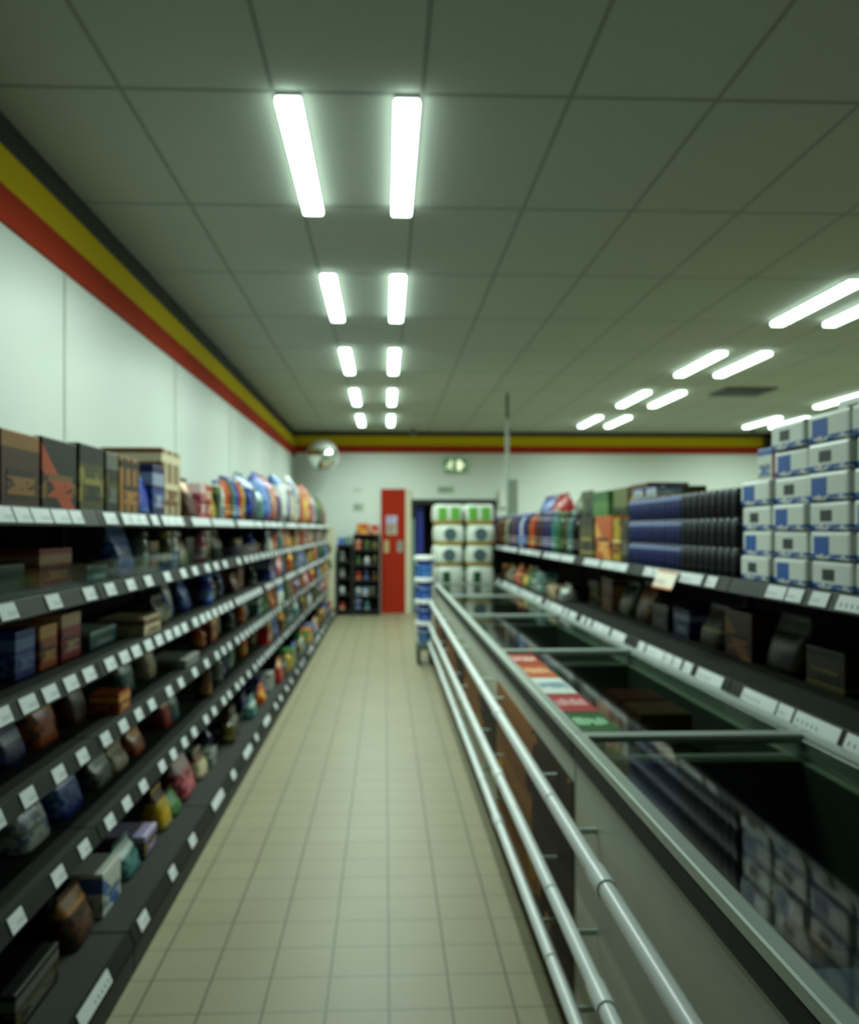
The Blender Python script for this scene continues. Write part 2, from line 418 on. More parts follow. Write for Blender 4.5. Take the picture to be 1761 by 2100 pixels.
# top shelf of the wall rack, front to back
for a in [('carton', 'black', 'photo', 1.72, 1.98, .3, .21), ('carton', 'olive', 'swoosh', 2.02, 2.27, .3, .225),
          ('carton', 'brown', 'top', 2.29, 2.54, .3, .22),
          ('carton', 'black and orange', 'swoosh', 2.56, 2.84, .3, .228), ('carton', 'olive', 'photo', 2.87, 3.11, .3, .24), ('carton', 'black', 'photo', 3.14, 3.28, .28, .235),
          ('carton', 'brown', 'stripe', 3.30, 3.56, .3, .235), ('pouch', 'blue', 'top', 3.58, 3.74, .12, .20), ('carton', 'dark blue', 'band', 3.76, 3.95, .2, .235),
          ('carton', 'pink', 'photo', 4.72, 4.86, .16, .205), ('carton', 'red', 'band', 4.88, 5.02, .16, .2), ('pouch', 'yellow', 'top', 5.04, 5.18, .12, .2), ('carton', 'dark green', 'top', 5.20, 5.32, .16, .21)]:
    left(5, *a)
left(5, 'carton', 'cream', 'stripe', 4.06, 4.42, .3, .34, .09); left(5, 'pouch', 'brown', 'photo', 4.47, 4.68, .14, .2)
left_round(5, 'bottle', 'white', 5.42, .12, .26); 
for i, c in enumerate(['orange', 'brown', 'teal', 'blue', 'red', 'yellow']): left_round(5, 'bottle', c, 5.58 + .125 * i, .105, .30)
y = 6.36
for c, h, st in [('dark blue', .36, 'photo'), ('teal', .3, 'band'), ('blue', .42, 'swoosh'), ('red', .42, 'swoosh'), ('violet', .36, 'top'), ('white', .5, 'top'), ('dark blue', .46, 'swoosh'), ('cream', .46, 'photo'), ('white', .56, 'blob'),
                 ('red', .52, 'photo'), ('orange', .5, 'stripe'), ('yellow', .48, 'photo'), ('red', .54, 'blob'), ('pink', .5, 'band'), ('white', .46, 'swoosh'), ('green', .42, 'photo'), ('dark green', .44, 'band'), ('brown', .4, 'photo'), ('dark green', .46, 'swoosh'), ('red', .4, 'band')]:
    left(5, 'sack', c, st, y, y + .38, .26, h, .03); y += .405
# second shelf, behind the clear guard
for a in [('carton', 'grey', 'band', 1.85, 2.2, .22, .1, .12), ('carton', 'black', 'photo', 2.3, 2.6, .2, .09, .12), ('carton', 'red', 'band', 2.76, 3.04, .2, .13, .14), ('carton', 'teal', 'top', 3.08, 3.3, .18, .06, .1),
          ('pouch', 'blue', 'photo', 3.34, 3.56, .12, .2, .06), ('carton', 'brown', 'photo', 3.82, 3.97, .16, .14, .08), ('pouch', 'cream', 'top', 4.3, 4.45, .1, .16, .05), ('carton', 'olive', 'band', 4.5, 4.7, .16, .15, .08)]:
    left(4, *a)
for yy, c in ((3.68, 'grey'), (4.08, 'olive'), (4.2, 'white'), (4.85, 'pink'), (4.98, 'cream')): left_round(4, 'jar', c, yy, .10, .19)
# third shelf
for a in [('pouch', 'grey', 'band', 1.9, 2.1, .1, .12), ('carton', 'white', 'band', 2.25, 2.4, .14, .12), ('carton', 'blue', 'band', 2.56, 2.70, .14, .15), ('carton', 'orange', 'photo', 2.74, 2.88, .16, .145), ('carton', 'red', 'photo', 2.92, 3.10, .16, .165),
          ('carton', 'teal', 'top', 3.2, 3.5, .2, .07), ('carton', 'cream', 'band', 3.6, 3.85, .2, .08, .04), ('pouch', 'olive', 'photo', 4.0, 4.2, .1, .12, .08), ('pouch', 'white', 'swoosh', 4.34, 4.46, .08, .17), ('pouch', 'blue', 'band', 4.7, 4.86, .1, .15)]:
    left(3, *a)
# fourth shelf
for a in [('pouch', 'red', 'photo', 1.9, 2.15, .12, .13), ('pouch', 'dark blue', 'band', 2.5, 2.66, .1, .12), ('pouch', 'orange', 'photo', 2.74, 2.92, .12, .16), ('pouch', 'brown', 'top', 3.05, 3.2, .1, .15),
          ('carton', 'orange', 'band', 3.26, 3.4, .12, .08, .04), ('pouch', 'teal', 'band', 3.62, 3.8, .1, .15), ('pouch', 'cream', 'photo', 4.0, 4.14, .1, .17), ('carton', 'grey', 'top', 4.3, 4.6, .2, .05, .03)]:
    left(2, *a)
# fifth shelf
for a in [('carton', 'teal', 'top', 2.0, 2.3, .2, .12), ('pouch', 'white', 'blob', 2.65, 2.85, .12, .14), ('pouch', 'blue', 'photo', 2.95, 3.15, .12, .15), ('pouch', 'grey', 'photo', 3.3, 3.5, .1, .1), ('pouch', 'cream', 'band', 3.52, 3.7, .1, .09),
          ('pouch', 'orange', 'photo', 3.78, 3.95, .1, .1), ('pouch', 'red', 'photo', 4.3, 4.45, .1, .15), ('pouch', 'teal', 'band', 4.46, 4.6, .1, .15)]:
    left(1, *a)
# base shelf
for a in [('carton', 'black', 'band', 2.3, 2.6, .3, .12), ('pouch', 'brown', 'photo', 2.75, 2.95, .14, .16), ('carton', 'white', 'swoosh', 3.0, 3.2, .2, .16), ('pouch', 'teal', 'photo', 3.3, 3.5, .14, .12), ('carton', 'violet', 'photo', 3.52, 3.7, .2, .1),
          ('pouch', 'yellow', 'top', 3.84, 4.0, .14, .17), ('pouch', 'green', 'blob', 4.02, 4.18, .12, .1), ('pouch', 'pink', 'photo', 4.24, 4.5, .16, .2), ('pouch', 'cream', 'photo', 4.62, 4.8, .12, .14), ('carton', 'grey', 'band', 4.84, 5.0, .16, .1)]:
    left(0, *a)
# the rest of the lower shelves: fuller and brighter towards the back of the shop
rnd = random.Random(5)
names = list(PAL)
for li in range(5):
    y = 5.05 if li else 5.1; used = {}
    lim = (.2, .25, .20, .215, .20)[li]
    while y < 14.3:
        far = y > 7.2
        bay = int((y - BAY0) / BAYL); us = used.setdefault(bay, set())
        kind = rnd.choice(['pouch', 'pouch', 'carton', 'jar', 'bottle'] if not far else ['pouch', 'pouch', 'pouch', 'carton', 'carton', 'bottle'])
        wt = ['red', 'orange', 'yellow', 'blue', 'dark blue', 'green', 'white', 'orange', 'black', 'teal', 'brown', 'dark green', 'brown', 'olive', 'dark blue'] if far else ['olive', 'black', 'teal', 'brown', 'dark blue', 'grey', 'orange', 'brown', 'black', 'dark green', 'blue']  # near goods get darker colours, painting in the shade between shelves
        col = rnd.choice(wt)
        if (kind, col) in us: continue
        us.add((kind, col))
        wd = rnd.uniform(.2, .3) if far else rnd.uniform(.15, .24)
        h = lim * rnd.uniform(.72, 1.0) if far else lim * rnd.uniform(.55, .9)
        sb = rnd.uniform(.03, .06) if far else rnd.uniform(.06, .2)
        if y + wd > 14.5: break
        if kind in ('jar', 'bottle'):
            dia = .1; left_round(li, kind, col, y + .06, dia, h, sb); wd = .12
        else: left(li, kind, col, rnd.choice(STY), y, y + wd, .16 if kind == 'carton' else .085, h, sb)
        y += wd + (rnd.uniform(.015, .06) if far else rnd.uniform(.03, .2))

hp = {}
rh = random.Random(17)
hcols = ['orange', 'dark blue', 'yellow', 'red', 'green', 'blue', 'brown', 'teal', 'olive', 'white', 'dark green', 'violet', 'pink']
for li in (4, 3, 2):
    y = 7.35 + (4 - li) * .12; i = li * 3
    while y < 14.3:
        col = hcols[i % 13]; i += 1; wd = .17; hh = .19
        if col not in hp:
            r_ = random.Random(i)
            t = obj('hanging_packet', pillow(wd, .05, hh, r_, [(0, .06, .96), (.1, .5, .98), (.35, 1, 1), (.65, .95, 1), (.9, .45, .99), (1, .06, .98)]), pack(*PAL[col], STY[i % 6], .3))
            tag(t, 'x', 'bag', 'packets hanging from the wall rack rails')
            obj('hook', MB().tube([(-.032, 0, hh + .02), (-.004, 0, hh + .022), (0, 0, hh + .012), (0, 0, hh - .002)], .0025, seg=6), M_ALU, t)
            hp[col] = [t, False]
        bay = ORD[min(int((y - BAY0) / BAYL), 9)]
        lab = '%s packet hanging from the %s shelf rail of %s wall bay' % (col, SHN[li], bay)
        loc = (LEV[li][1] + .05, y, LEV[li][0] - .215)
        if not hp[col][1]:
            hp[col][0].location = loc; hp[col][0]['label'] = lab; hp[col][1] = True
        else: dup(hp[col][0], loc, rh.uniform(-.12, .12), lab, 'packets hanging from the wall rack rails')
        y += rh.uniform(.55, 1.15)

t = obj('end_panel', MB().box(1.345, 1.98, 10.605, 10.63, 0, 1.33, bev=.004), M_DARK)
tag(t, 'dark end panel closing the island rack near the doorway', 'panel')
# island rack, top shelf
RT = 1.335 + .0225; RA = .945 + .0225
def right(li, kind, col, style, y0, y1, d, h, setback=.06):
    put(('island', li), kind, col, style, y1 - y0, d, h, (y0 + y1) / 2, 1.32 + setback + d / 2, (RA, RT)[li], -1)
y = 10.5
for i, c in enumerate(['brown', 'dark blue', 'black', 'orange', 'olive', 'brown', 'black', 'cream', 'dark green', 'dark blue', 'brown', 'violet', 'black', 'blue', 'white', 'blue', 'dark blue', 'brown', 'orange', 'red', 'black', 'brown', 'dark blue', 'violet', 'dark blue', 'teal']):
    put(('island', 1), 'bottle', c, 'band', .11, .11, .35, 10.42 - i * .145, 1.32 + .115, RT, -1)
for i, c in enumerate(['green', 'dark green', 'olive', 'teal', 'black']):
    put(('island', 1), 'bottle', c, 'band', .11, .11, .33, 6.58 - i * .135, 1.32 + .115, RT, -1)
right(1, 'carton', 'olive', 'top', 5.42, 5.80, .18, .27); right(1, 'carton', 'orange', 'swoosh', 4.98, 5.36, .18, .275)
right(1, 'carton', 'yellow', 'blob', 4.79, 4.95, .16, .26); right(1, 'carton', 'black', 'blob', 4.63, 4.76, .16, .25)
right(1, 'sack', 'blue', 'stripe', 8.35, 8.95, .22, .52, .32); right(1, 'sack', 'red', 'swoosh', 7.75, 8.3, .22, .52, .32)
right(1, 'sack', 'dark green', 'top', 6.85, 7.3, .22, .5, .32)
right(1, 'carton', 'green', 'top', 9.4, 9.8, .3, .3, .3)
right(1, 'carton', 'dark green', 'blob', 6.28, 6.72, .3, .48, .30); right(1, 'carton', 'green', 'band', 5.82, 6.24, .3, .47, .27)
right(1, 'carton', 'dark green', 'photo', 5.42, 5.76, .26, .475, .29); right(1, 'carton', 'brown', 'band', 5.0, 5.36, .26, .48, .29); right(1, 'carton', 'olive', 'blob', 4.62, 4.94, .24, .44, .27)
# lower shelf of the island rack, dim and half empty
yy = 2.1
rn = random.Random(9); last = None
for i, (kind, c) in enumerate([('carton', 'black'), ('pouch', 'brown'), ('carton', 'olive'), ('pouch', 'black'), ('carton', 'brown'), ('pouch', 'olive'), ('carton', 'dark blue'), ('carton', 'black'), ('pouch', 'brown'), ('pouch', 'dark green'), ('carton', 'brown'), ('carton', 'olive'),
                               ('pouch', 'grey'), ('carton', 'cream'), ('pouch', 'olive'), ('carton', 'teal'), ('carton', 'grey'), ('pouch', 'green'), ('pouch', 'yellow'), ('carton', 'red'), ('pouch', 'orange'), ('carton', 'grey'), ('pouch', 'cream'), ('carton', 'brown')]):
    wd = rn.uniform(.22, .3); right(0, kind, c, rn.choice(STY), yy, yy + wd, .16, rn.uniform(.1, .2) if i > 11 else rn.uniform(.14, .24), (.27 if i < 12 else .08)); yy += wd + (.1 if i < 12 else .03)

CATW = {'carton': 'box', 'pouch': 'bag', 'sack': 'bag', 'bottle': 'bottle', 'jar': 'jar', 'tub': 'tub'}
NOUN = {'carton': 'carton', 'pouch': 'packet', 'sack': 'large bag', 'bottle': 'bottle', 'jar': 'jar', 'tub': 'tub'}
seen = set()
for (rack, li), items in ROWS.items():
    items.sort(key=lambda q: q['y'])
    prev = None
    for q in items:
        o = product(q['kind'], q['dims'], pmats(q['kind'], q['col'], q['style']), {'pouch': 'food_packet', 'sack': 'large_bag'}.get(q['kind'], q['kind']), q['sd'])
        o.location = (q['x'], q['y'], q['z'] + .0005); o.rotation_euler = (0, 0, (0 if q['s'] > 0 else PI) + q['rz'])
        if rack == 'wall':
            bay = ORD[min(int((q['y'] - BAY0) / BAYL), 9)]; where = '%s shelf of %s wall bay' % (SHN[li], bay); grp = 'goods on the %s shelf of the wall rack' % SHN[li]
        else:
            bay = ORD[min(int((q['y'] - RB0) / RBL), 6)]; where = '%s shelf of %s island bay' % (('lower', 'top')[li], bay); grp = 'goods on the %s shelf of the island rack' % ('lower', 'top')[li]
        nm = q['col'] + ' ' + NOUN[q['kind']]
        lab = '%s on %s, %s' % (nm, where, 'past ' + prev if prev else 'the front one')
        k = 0
        if lab in seen: print('DUP', lab)
        seen.add(lab); prev = nm
        tag(o, lab, CATW[q['kind']], grp)

# six-packs of dark cans, three layers on the island rack top shelf
def can_pack(dark):
    t = empty('can_pack', 'x', 'drinks pack')
    r = .0325
    bodym = pack('08090f', '22272e', '3c424c', 'stripe', .3) if dark else pack('0b1238', '34437a', '7d8bb0', 'stripe', .25)
    me = MB().lathe([(r * .8, 0), (r, .008), (r, .102), (r * .82, .113)], seg=14).mesh('can', bodym)
    ld = MB().lathe([(r * .82, .1132), (r * .82, .117)], seg=14).mesh('can_lid', M_SILVER)
    for ix in (-.5, .5):
        for iy in (-1, 0, 1):
            c = link('can', me, t, (ix * .067, iy * .067, .0005)); link('can_lid', ld, c)
    obj('shrink_band', MB().box(-.068, .068, -.1015, .1015, .03, .031), M_BLACK if dark else plain('band_blue', '18224e', .3), t)
    return t
# a plain thin card tray layer under each pack keeps the layers level
protos = [can_pack(False), can_pack(True)]
first = [True, True]
for layer in range(3):
    for col in range(7):
        dk = 1 if col < 3 else 0
        loc = (1.32 + .045 + .068, 3.262 + col * .206, RT + layer * .119)
        lab = 'six-pack of %s cans, %s layer, %s stack beyond the white packs' % ('black' if dk else 'dark blue', ('bottom', 'middle', 'top')[layer], ORD[col])
        if first[dk]:
            o = protos[dk]; o.location = loc; o.rotation_euler = (0, 0, PI); o['label'] = lab; o['group'] = 'six-packs of cans on the island rack'; first[dk] = False
        else: dup(protos[dk], loc, PI, lab, 'six-packs of cans on the island rack')
for i, yv in enumerate((4.2, 4.42)):
    o = product('carton', (.16, .14, .05), pmats('carton', 'white', 'photo')); o.location = (1.44, yv, RT + .358); o.rotation_euler = (0, 0, PI)
    tag(o, ('small white box lying on the top layer of dark blue cans, front one', 'small white box lying on the dark blue cans, beside the yellow carton')[i], 'box', 'white boxes on the can stack')

# white and blue packs at the front end of the island rack
def white_pack_mesh(w, d, h):
    """a shrink-wrapped pack: slightly pillowed block"""
    mb = MB().box(-d / 2, d / 2, -w / 2, w / 2, 0, h, bev=.012)
    return mb
def wp_mat():
    m, t, b = nt('white_blue_pack')
    tc = N(t, 'ShaderNodeTexCoord'); sp = N(t, 'ShaderNodeSeparateXYZ'); t.links.new(tc.outputs['Generated'], sp.inputs[0])
    x, y, z = sp.outputs
    lo = M2(t, 'LESS_THAN', z, .22)
    no = N(t, 'ShaderNodeTexNoise'); no.inputs['Scale'].default_value = 5; t.links.new(tc.outputs['Generated'], no.inputs['Vector'])
    blue = M2(t, 'MULTIPLY', lo, M2(t, 'GREATER_THAN', no.outputs[0], .42))
    t.links.new(MIX(t, blue, lin('d2d8d0'), lin('2d5da4')), b.inputs['Base Color']); b.inputs['Roughness'].default_value = .3
    return m
M_WP = wp_mat(); M_PIC = plain('dark_print', '2f3a3a', .5); M_BLU = plain('blue_print', '2a5ca8', .4)
wp = None
def white_pack(loc, label, variant=0):
    global wp
    if wp is None: wp = {}
    if variant not in wp:
        W, D, H = .235, .2, .092
        t = obj('wrapped_pack', white_pack_mesh(W, D, H), M_WP, None, loc, PI); tag(t, label, 'pack', 'white and blue packs on the island rack')
        mm = M_PIC if variant == 0 else M_BLU
        if variant == 0:
            obj('print_panel', MB().box(D / 2, D / 2 + .001, -.05, .02, .03, .066), mm, t)
            obj('print_panel', MB().box(-.03, .05, W / 2, W / 2 + .001, .034, .066), mm, t)
        else:
            obj('print_panel', MB().box(D / 2, D / 2 + .001, -.09, .0, .02, .075), mm, t)
            obj('print_panel', MB().box(-.08, .06, W / 2, W / 2 + .001, .02, .075), mm, t)
        wp[variant] = t
    else: dup(wp[variant], loc, PI + wj.uniform(-.02, .02), label, 'white and blue packs on the island rack')
wj = random.Random(21)
for colk, (yc, n, nm) in enumerate([(3.03, 4, 'farthest'), (2.775, 6, 'third'), (2.52, 6, 'second'), (2.265, 6, 'front')]):
    for L_ in range(n):
        white_pack((1.32 + .065 + .1 + wj.uniform(-.008, .008), yc, RT + L_ * .0935), 'white and blue wrapped pack, %s up in the %s stack of the island rack end' % (ORD[L_], nm), 0 if (L_ + colk) % 2 == 0 else 1)
    if colk < 3:
        for L_ in range(6 if colk == 0 else 7):
            white_pack((1.32 + .065 + .335, yc, RT + L_ * .0935), 'white and blue wrapped pack, %s up in the rear %s stack of the island rack' % (ORD[L_], nm), 1 if (L_ + colk) % 3 == 0 else 0)
o = product('carton', (.12, .1, .12), pmats('carton', 'white', 'top')); o.location = (1.47, 3.03, RT + 4 * .0935); o.rotation_euler = (0, 0, PI)
tag(o, 'upright white carton on top of the farthest stack of wrapped packs', 'box')
o = product('carton', (.05, .1, .16), pmats('carton', 'red', 'top')); o.location = (1.47, 2.93, RT + 4 * .0935); o.rotation_euler = (0, 0, PI)
tag(o, 'slim red carton standing beside the upright white carton', 'box')

# ------------------------------------------------------------------ freezers
FZ0, FZL, NFZ = .72, 1.73, 5
FX0, FX1 = .57, 1.285
fz = []
M_POSTER = pack('7a4a22', '3a2a18', '9c6a34', 'blob')
def brown_mat():
    m, t, b = nt('brown_picture')
    tc = N(t, 'ShaderNodeTexCoord'); sp = N(t, 'ShaderNodeSeparateXYZ'); t.links.new(tc.outputs['Generated'], sp.inputs[0])
    no = N(t, 'ShaderNodeTexNoise'); no.inputs['Scale'].default_value = 3.5; no.inputs['Detail'].default_value = 3; t.links.new(tc.outputs['Generated'], no.inputs['Vector'])
    q = M2(t, 'ADD', sp.outputs[1], M2(t, 'MULTIPLY', M2(t, 'SUBTRACT', no.outputs[0], .5), .8))
    dk = M2(t, 'MULTIPLY', M2(t, 'GREATER_THAN', q, -.2), M2(t, 'LESS_THAN', q, .42))
    c = MIX(t, dk, lin('84592f'), lin('33261a'))
    gold = M2(t, 'GREATER_THAN', no.outputs[0], .66)
    t.links.new(MIX(t, gold, c, lin('b98a3a')), b.inputs['Base Color']); b.inputs['Roughness'].default_value = .7; b.inputs['Specular IOR Level'].default_value = .2
    return m
M_BROWN = brown_mat()
for i in range(NFZ):
    y0 = FZ0 + i * FZL; L = FZL
    t = empty('chest_freezer', 'glass-topped chest freezer along the aisle, %s from the front' % ORD[i], 'freezer', (0, y0, 0), 0, 'chest freezers along the aisle')
    fz.append(t)
    b = MB(); b.box(FX0, FX0 + .05, .004, L - .004, .06, .86, bev=.006); b.box(FX1 - .05, FX1, .004, L - .004, .06, .86, bev=.006)
    b.box(FX0 + .05, FX1 - .05, .004, .045, .06, .86); b.box(FX0 + .05, FX1 - .05, L - .045, L - .004, .06, .86)
    obj('body', b, M_BODY, t)
    obj('liner', MB().box(FX0 + .051, FX1 - .051, .046, L - .046, .36, .40).box(FX0 + .051, FX0 + .056, .046, L - .046, .40, .855).box(FX1 - .056, FX1 - .051, .046, L - .046, .40, .855).box(FX0 + .057, FX1 - .057, .046, .051, .4, .855).box(FX0 + .057, FX1 - .057, L - .051, L - .046, .4, .855), M_LINER, t)
    obj('kick_plate', MB().box(FX0 + .012, FX1 - .012, .01, L - .01, 0, .06), M_BLACK, t)
    obj('rubber_strip', MB().box(FX0 - .01, FX0 + .045, .002, L - .002, .861, .912, bev=.005), M_BLACK, t)
    obj('top_rail', MB().box(FX0 - .012, FX0 + .028, 0, L, .9125, .938, bev=.007), M_ALU, t)
    obj('top_rail', MB().box(FX1 - .03, FX1, 0, L, .861, .938, bev=.007), M_ALU, t)
    ld = obj('glass_lid', MB().box(FX0 + .029, FX1 - .031, .027, L - .027, .918, .924), M_GLASS, t)
    obj('crossbar', MB().box(FX0 + .0285, FX1 - .0305, .001, .026, .905, .934, bev=.004), M_ALU, ld)
    obj('crossbar', MB().box(FX0 + .0285, FX1 - .0305, L - .026, L - .001, .905, .934, bev=.004), M_ALU, ld)
    for z_ in (.735, .462, .255):
        bar = obj('bumper_bar', MB().tube([(FX0 - .07, -.0 + .006, z_), (FX0 - .07, L - .006, z_)], .0205), M_BAR, t)
        for yy in (.25, L - .25): obj('bracket', MB().tube([(FX0 - .07, yy, z_), (FX0 - .001, yy, z_)], .009, seg=8), M_ALU, bar)
        sl = MB().tube([(FX0 - .07, 1.12, z_), (FX0 - .07, 1.22, z_)], .0245)
        obj('joint_sleeve', sl, M_BAR, bar)
    if i == 1:
        obj('picture_panel', MB().box(FX0 - .004, FX0 - .0005, .02, L - .02, .10, .785), M_BROWN, t)
    elif i >= 2:
        obj('picture_panel', MB().box(FX0 - .004, FX0 - .0005, .02, L - .02, .36, .61), M_BROWN, t)
# things frozen inside
frz = [('carton', 'dark green', 'photo'), ('pouch', 'olive', 'photo'), ('carton', 'brown', 'band'), ('pouch', 'cream', 'blob'), ('carton', 'olive', 'photo'), ('pouch', 'dark green', 'blob'), ('carton', 'black', 'band'), ('pouch', 'grey', 'photo'), ('carton', 'dark blue', 'photo'), ('pouch', 'brown', 'band'), ('carton', 'teal', 'photo'), ('pouch', 'yellow', 'blob')]
rf = random.Random(3)
for i in range(NFZ - 1):
    pool = frz[:]; rf.shuffle(pool); k = 0
    for row in range(2):
        for c in range(6):
            kind, col, st = pool[k]; k += 1
            wd = .24
            tall = i == 1 and row == 1 and c in (2, 3)
            if tall: kind, col, st = ('carton', ('cream', 'yellow')[c - 2], 'photo')
            o = product(kind, (wd, .2, .05 if kind == 'carton' else .13) if kind == 'carton' else (.22, .14, .2), pmats(kind, col, st), 'frozen_' + ('carton' if kind == 'carton' else 'food_packet'), k)
            x = FX0 + .19 + row * .30; y = FZ0 + i * FZL + .21 + c * .262
            o.location = (x, y, .401); o.rotation_euler = (0, 0, 0)
            if kind == 'carton':
                o.scale = (1, 1, 9 if tall else rf.choice((1.5, 2.2, 3)))
            tag(o, 'frozen %s %s under the glass of the %s freezer, %s row' % (col, NOUN[kind], ORD[i], ('aisle side', 'rack side')[row]), CATW[kind], 'frozen goods in the %s freezer' % ORD[i])
# coloured category stickers on the glass of the second freezer
def sticker(y0, y1, bg, ink, label, wob):
    t = obj('category_sticker', MB().box(FX0 + .032, FX0 + .162, y0, y1, .9245, .9255), plain('sticker_' + bg, bg, .4, var=.02)); tag(t, label, 'sticker', 'coloured stickers on the freezer glass')
    r = random.Random(wob); q = MB(); x = FX0 + .045
    while x < FX0 + .145:
        wd = r.uniform(.006, .013); yc = (y0 + y1) / 2 + r.uniform(-.012, .012); hh = (y1 - y0) * r.uniform(.12, .2)
        q.box(x, x + wd, yc - hh, yc + hh, .9256, .926); x += wd + .004
    obj('printed_lettering', q, plain('ink_' + ink, ink, .4, var=.02), t)
sticker(3.78, 4.08, 'a8342a', 'd9c4b4', 'red sticker with pale lettering, farthest on the second freezer glass', 1)
sticker(3.44, 3.76, 'b85a24', 'e0b48c', 'orange sticker with pale lettering on the second freezer glass', 2)
sticker(3.10, 3.43, 'd3dad4', '3f7a94', 'white sticker with blue lettering on the second freezer glass', 3)
sticker(2.79, 3.09, 'a83038', 'dba8a8', 'crimson sticker with pink lettering on the second freezer glass', 4)
sticker(2.51, 2.78, '1f5a2c', '9fd8ac', 'green sticker with mint lettering, nearest on the second freezer glass', 5)

# ------------------------------------------------------------------ pallet of paper packs at the end of the freezers
t = empty('pallet', 'wooden pallet under the stack of white paper packs', 'pallet', (.93, 9.98, 0))
for k in range(5): obj('plank', MB().box(-.37, .37, -.38 + k * .165, -.28 + k * .165, .115, .137, bev=.002), M_WOOD, t)
for k in range(3): obj('runner', MB().box(-.37 + k * .32, -.27 + k * .32, -.38, .38, 0, .114, bev=.002), M_WOOD, t)
def paper_mat():
    m, t, b = nt('paper_pack')
    tc = N(t, 'ShaderNodeTexCoord'); sp = N(t, 'ShaderNodeSeparateXYZ'); t.links.new(tc.outputs['Generated'], sp.inputs[0])
    t.links.new(MIX(t, M2(t, 'LESS_THAN', sp.outputs[2], .2), lin('cdd5c8'), lin('b09a3a')), b.inputs['Base Color']); b.inputs['Roughness'].default_value = .3
    return m
M_PAPER = paper_mat(); M_GRN = plain('green_print', '62ac3e', .4); M_SLATE = plain('slate_print', '4b6264', .4); M_DGRN = plain('deep_green_print', '1f4d2a', .4)
def paper_pack(kind):
    W, D, H = .345, .37, .238
    mb = MB(); R = []
    for k in range(7):
        tt = k / 6; s = .90 + .1 * math.sin(PI * tt) ** .5
        ring = []
        for i in range(24):
            a = 2 * PI * i / 24; ca, sa = math.cos(a), math.sin(a)
            ring.append((W / 2 * s * abs(ca) ** .45 * (1 if ca > 0 else -1), D / 2 * s * abs(sa) ** .45 * (1 if sa > 0 else -1), H * tt))
        R.append(ring)
    t = obj('paper_pack', mb.rings(R), M_PAPER); tag(t, 'x', 'paper pack', 'paper packs stacked on the pallet')
    p = MB(); mats = [M_GRN]
    if kind == 0:
        obj('print_panel', MB().box(-.13, -.03, -D / 2 - .003, -D / 2 + .003, .06, .2, bev=.002), M_GRN, t)
        p.box(.02, .12, -D / 2 - .003, -D / 2 + .003, .06, .2, bev=.002)
    elif kind == 1:
        mats = [M_SLATE]; p.lathe([(.03, 0), (.075, .002), (.075, .006)], (0, -D / 2 + .003, .13), 20, axis='y')
    else:
        mats = [M_DGRN]; p.box(-.09, .0, -D / 2 - .003, -D / 2 + .003, .05, .18, bev=.002)
    obj('print_panel', p, mats, t)
    q = MB().tube([(-.05, -.0, H - .003), (-.03, 0, H + .0), (.03, 0, H + .0), (.05, 0, H - .003)], .004)
    obj('carry_strip', q, M_WHITE, t)
    return t
pp = [paper_pack(k) for k in range(3)]; used = [0, 0, 0]
for row in range(7):
    for c in range(2):
        for dpt in range(2):
            k = 0 if row == 6 else (1 if row in (4, 5, 2) else 2)
            loc = (.75 + c * .36 + (.012 if row % 2 else 0), 9.80 + dpt * .39, .1375 + row * .2445)
            lab = 'white paper pack with %s print, %s layer up, %s side, %s row' % (('green', 'slate', 'dark green')[k], ORD[row], ('door', 'rack')[c], ('front', 'rear')[dpt])
            if not used[k]: pp[k].location = loc; pp[k]['label'] = lab; used[k] = 1
            else: dup(pp[k], loc, 0, lab, 'paper packs stacked on the pallet')

# blue tubs on a little dolly at the freezer end
dl = empty('dolly', 'small dark wheeled dolly under the stacked blue tubs', 'dolly', (.452, 9.502, 0))
obj('deck', MB().box(-.1, .1, -.13, .13, .16, .24, bev=.01), plain('dolly_grey', '5d675f', .5), dl)
for sx in (-.07, .07):
    for sy in (-.09, .09):
        wv = obj('wheel', MB().lathe([(.02, -.018), (.07, -.016), (.07, .016), (.02, .018)], (sx, sy, .0705), 16, axis='x'), plain('wheel_rubber', '2a1c16', .7), dl)
        obj('fork', MB().box(sx - .022, sx + .022, sy - .012, sy + .012, .0705, .16).box(sx - .006, sx + .006, sy - .02, sy + .02, .0705, .075), M_DARK, wv)
zz = .2405
for k, (col, nm) in enumerate((('3f6f9a', 'lowest'), ('1c3aa0', 'second'), ('1f4fae', 'third'), ('2f68b8', 'topmost'))):
    r0, r1, h = (.07, .10, .25)
    t = obj('lidded_tub', MB().lathe([(r0 + .006 * k, 0), (r1 + .004 * k, h - .04)], seg=20), pack(col, '16267a', '5f92cf', 'photo', .3), None, (.452, 9.502, zz)); tag(t, 'blue tub with a white lid at the freezer end, %s of its stack' % nm, 'tub', 'blue tubs stacked on the dolly')
    obj('lid', MB().lathe([(r1 + .008 + .004 * k, h - .05), (r1 + .012 + .004 * k, h - .01), (r1 + .002, h)], seg=20), M_WHITE, t)
    obj('handle', MB().tube([(-(r1 + .012) * math.cos(a), -(r1 * .9) * math.sin(a) - .005, h - .06 - .06 * math.sin(a)) for a in [PI * j / 10 for j in range(11)]], .004, seg=6), M_WHITE, t)
    zz += h + .0008

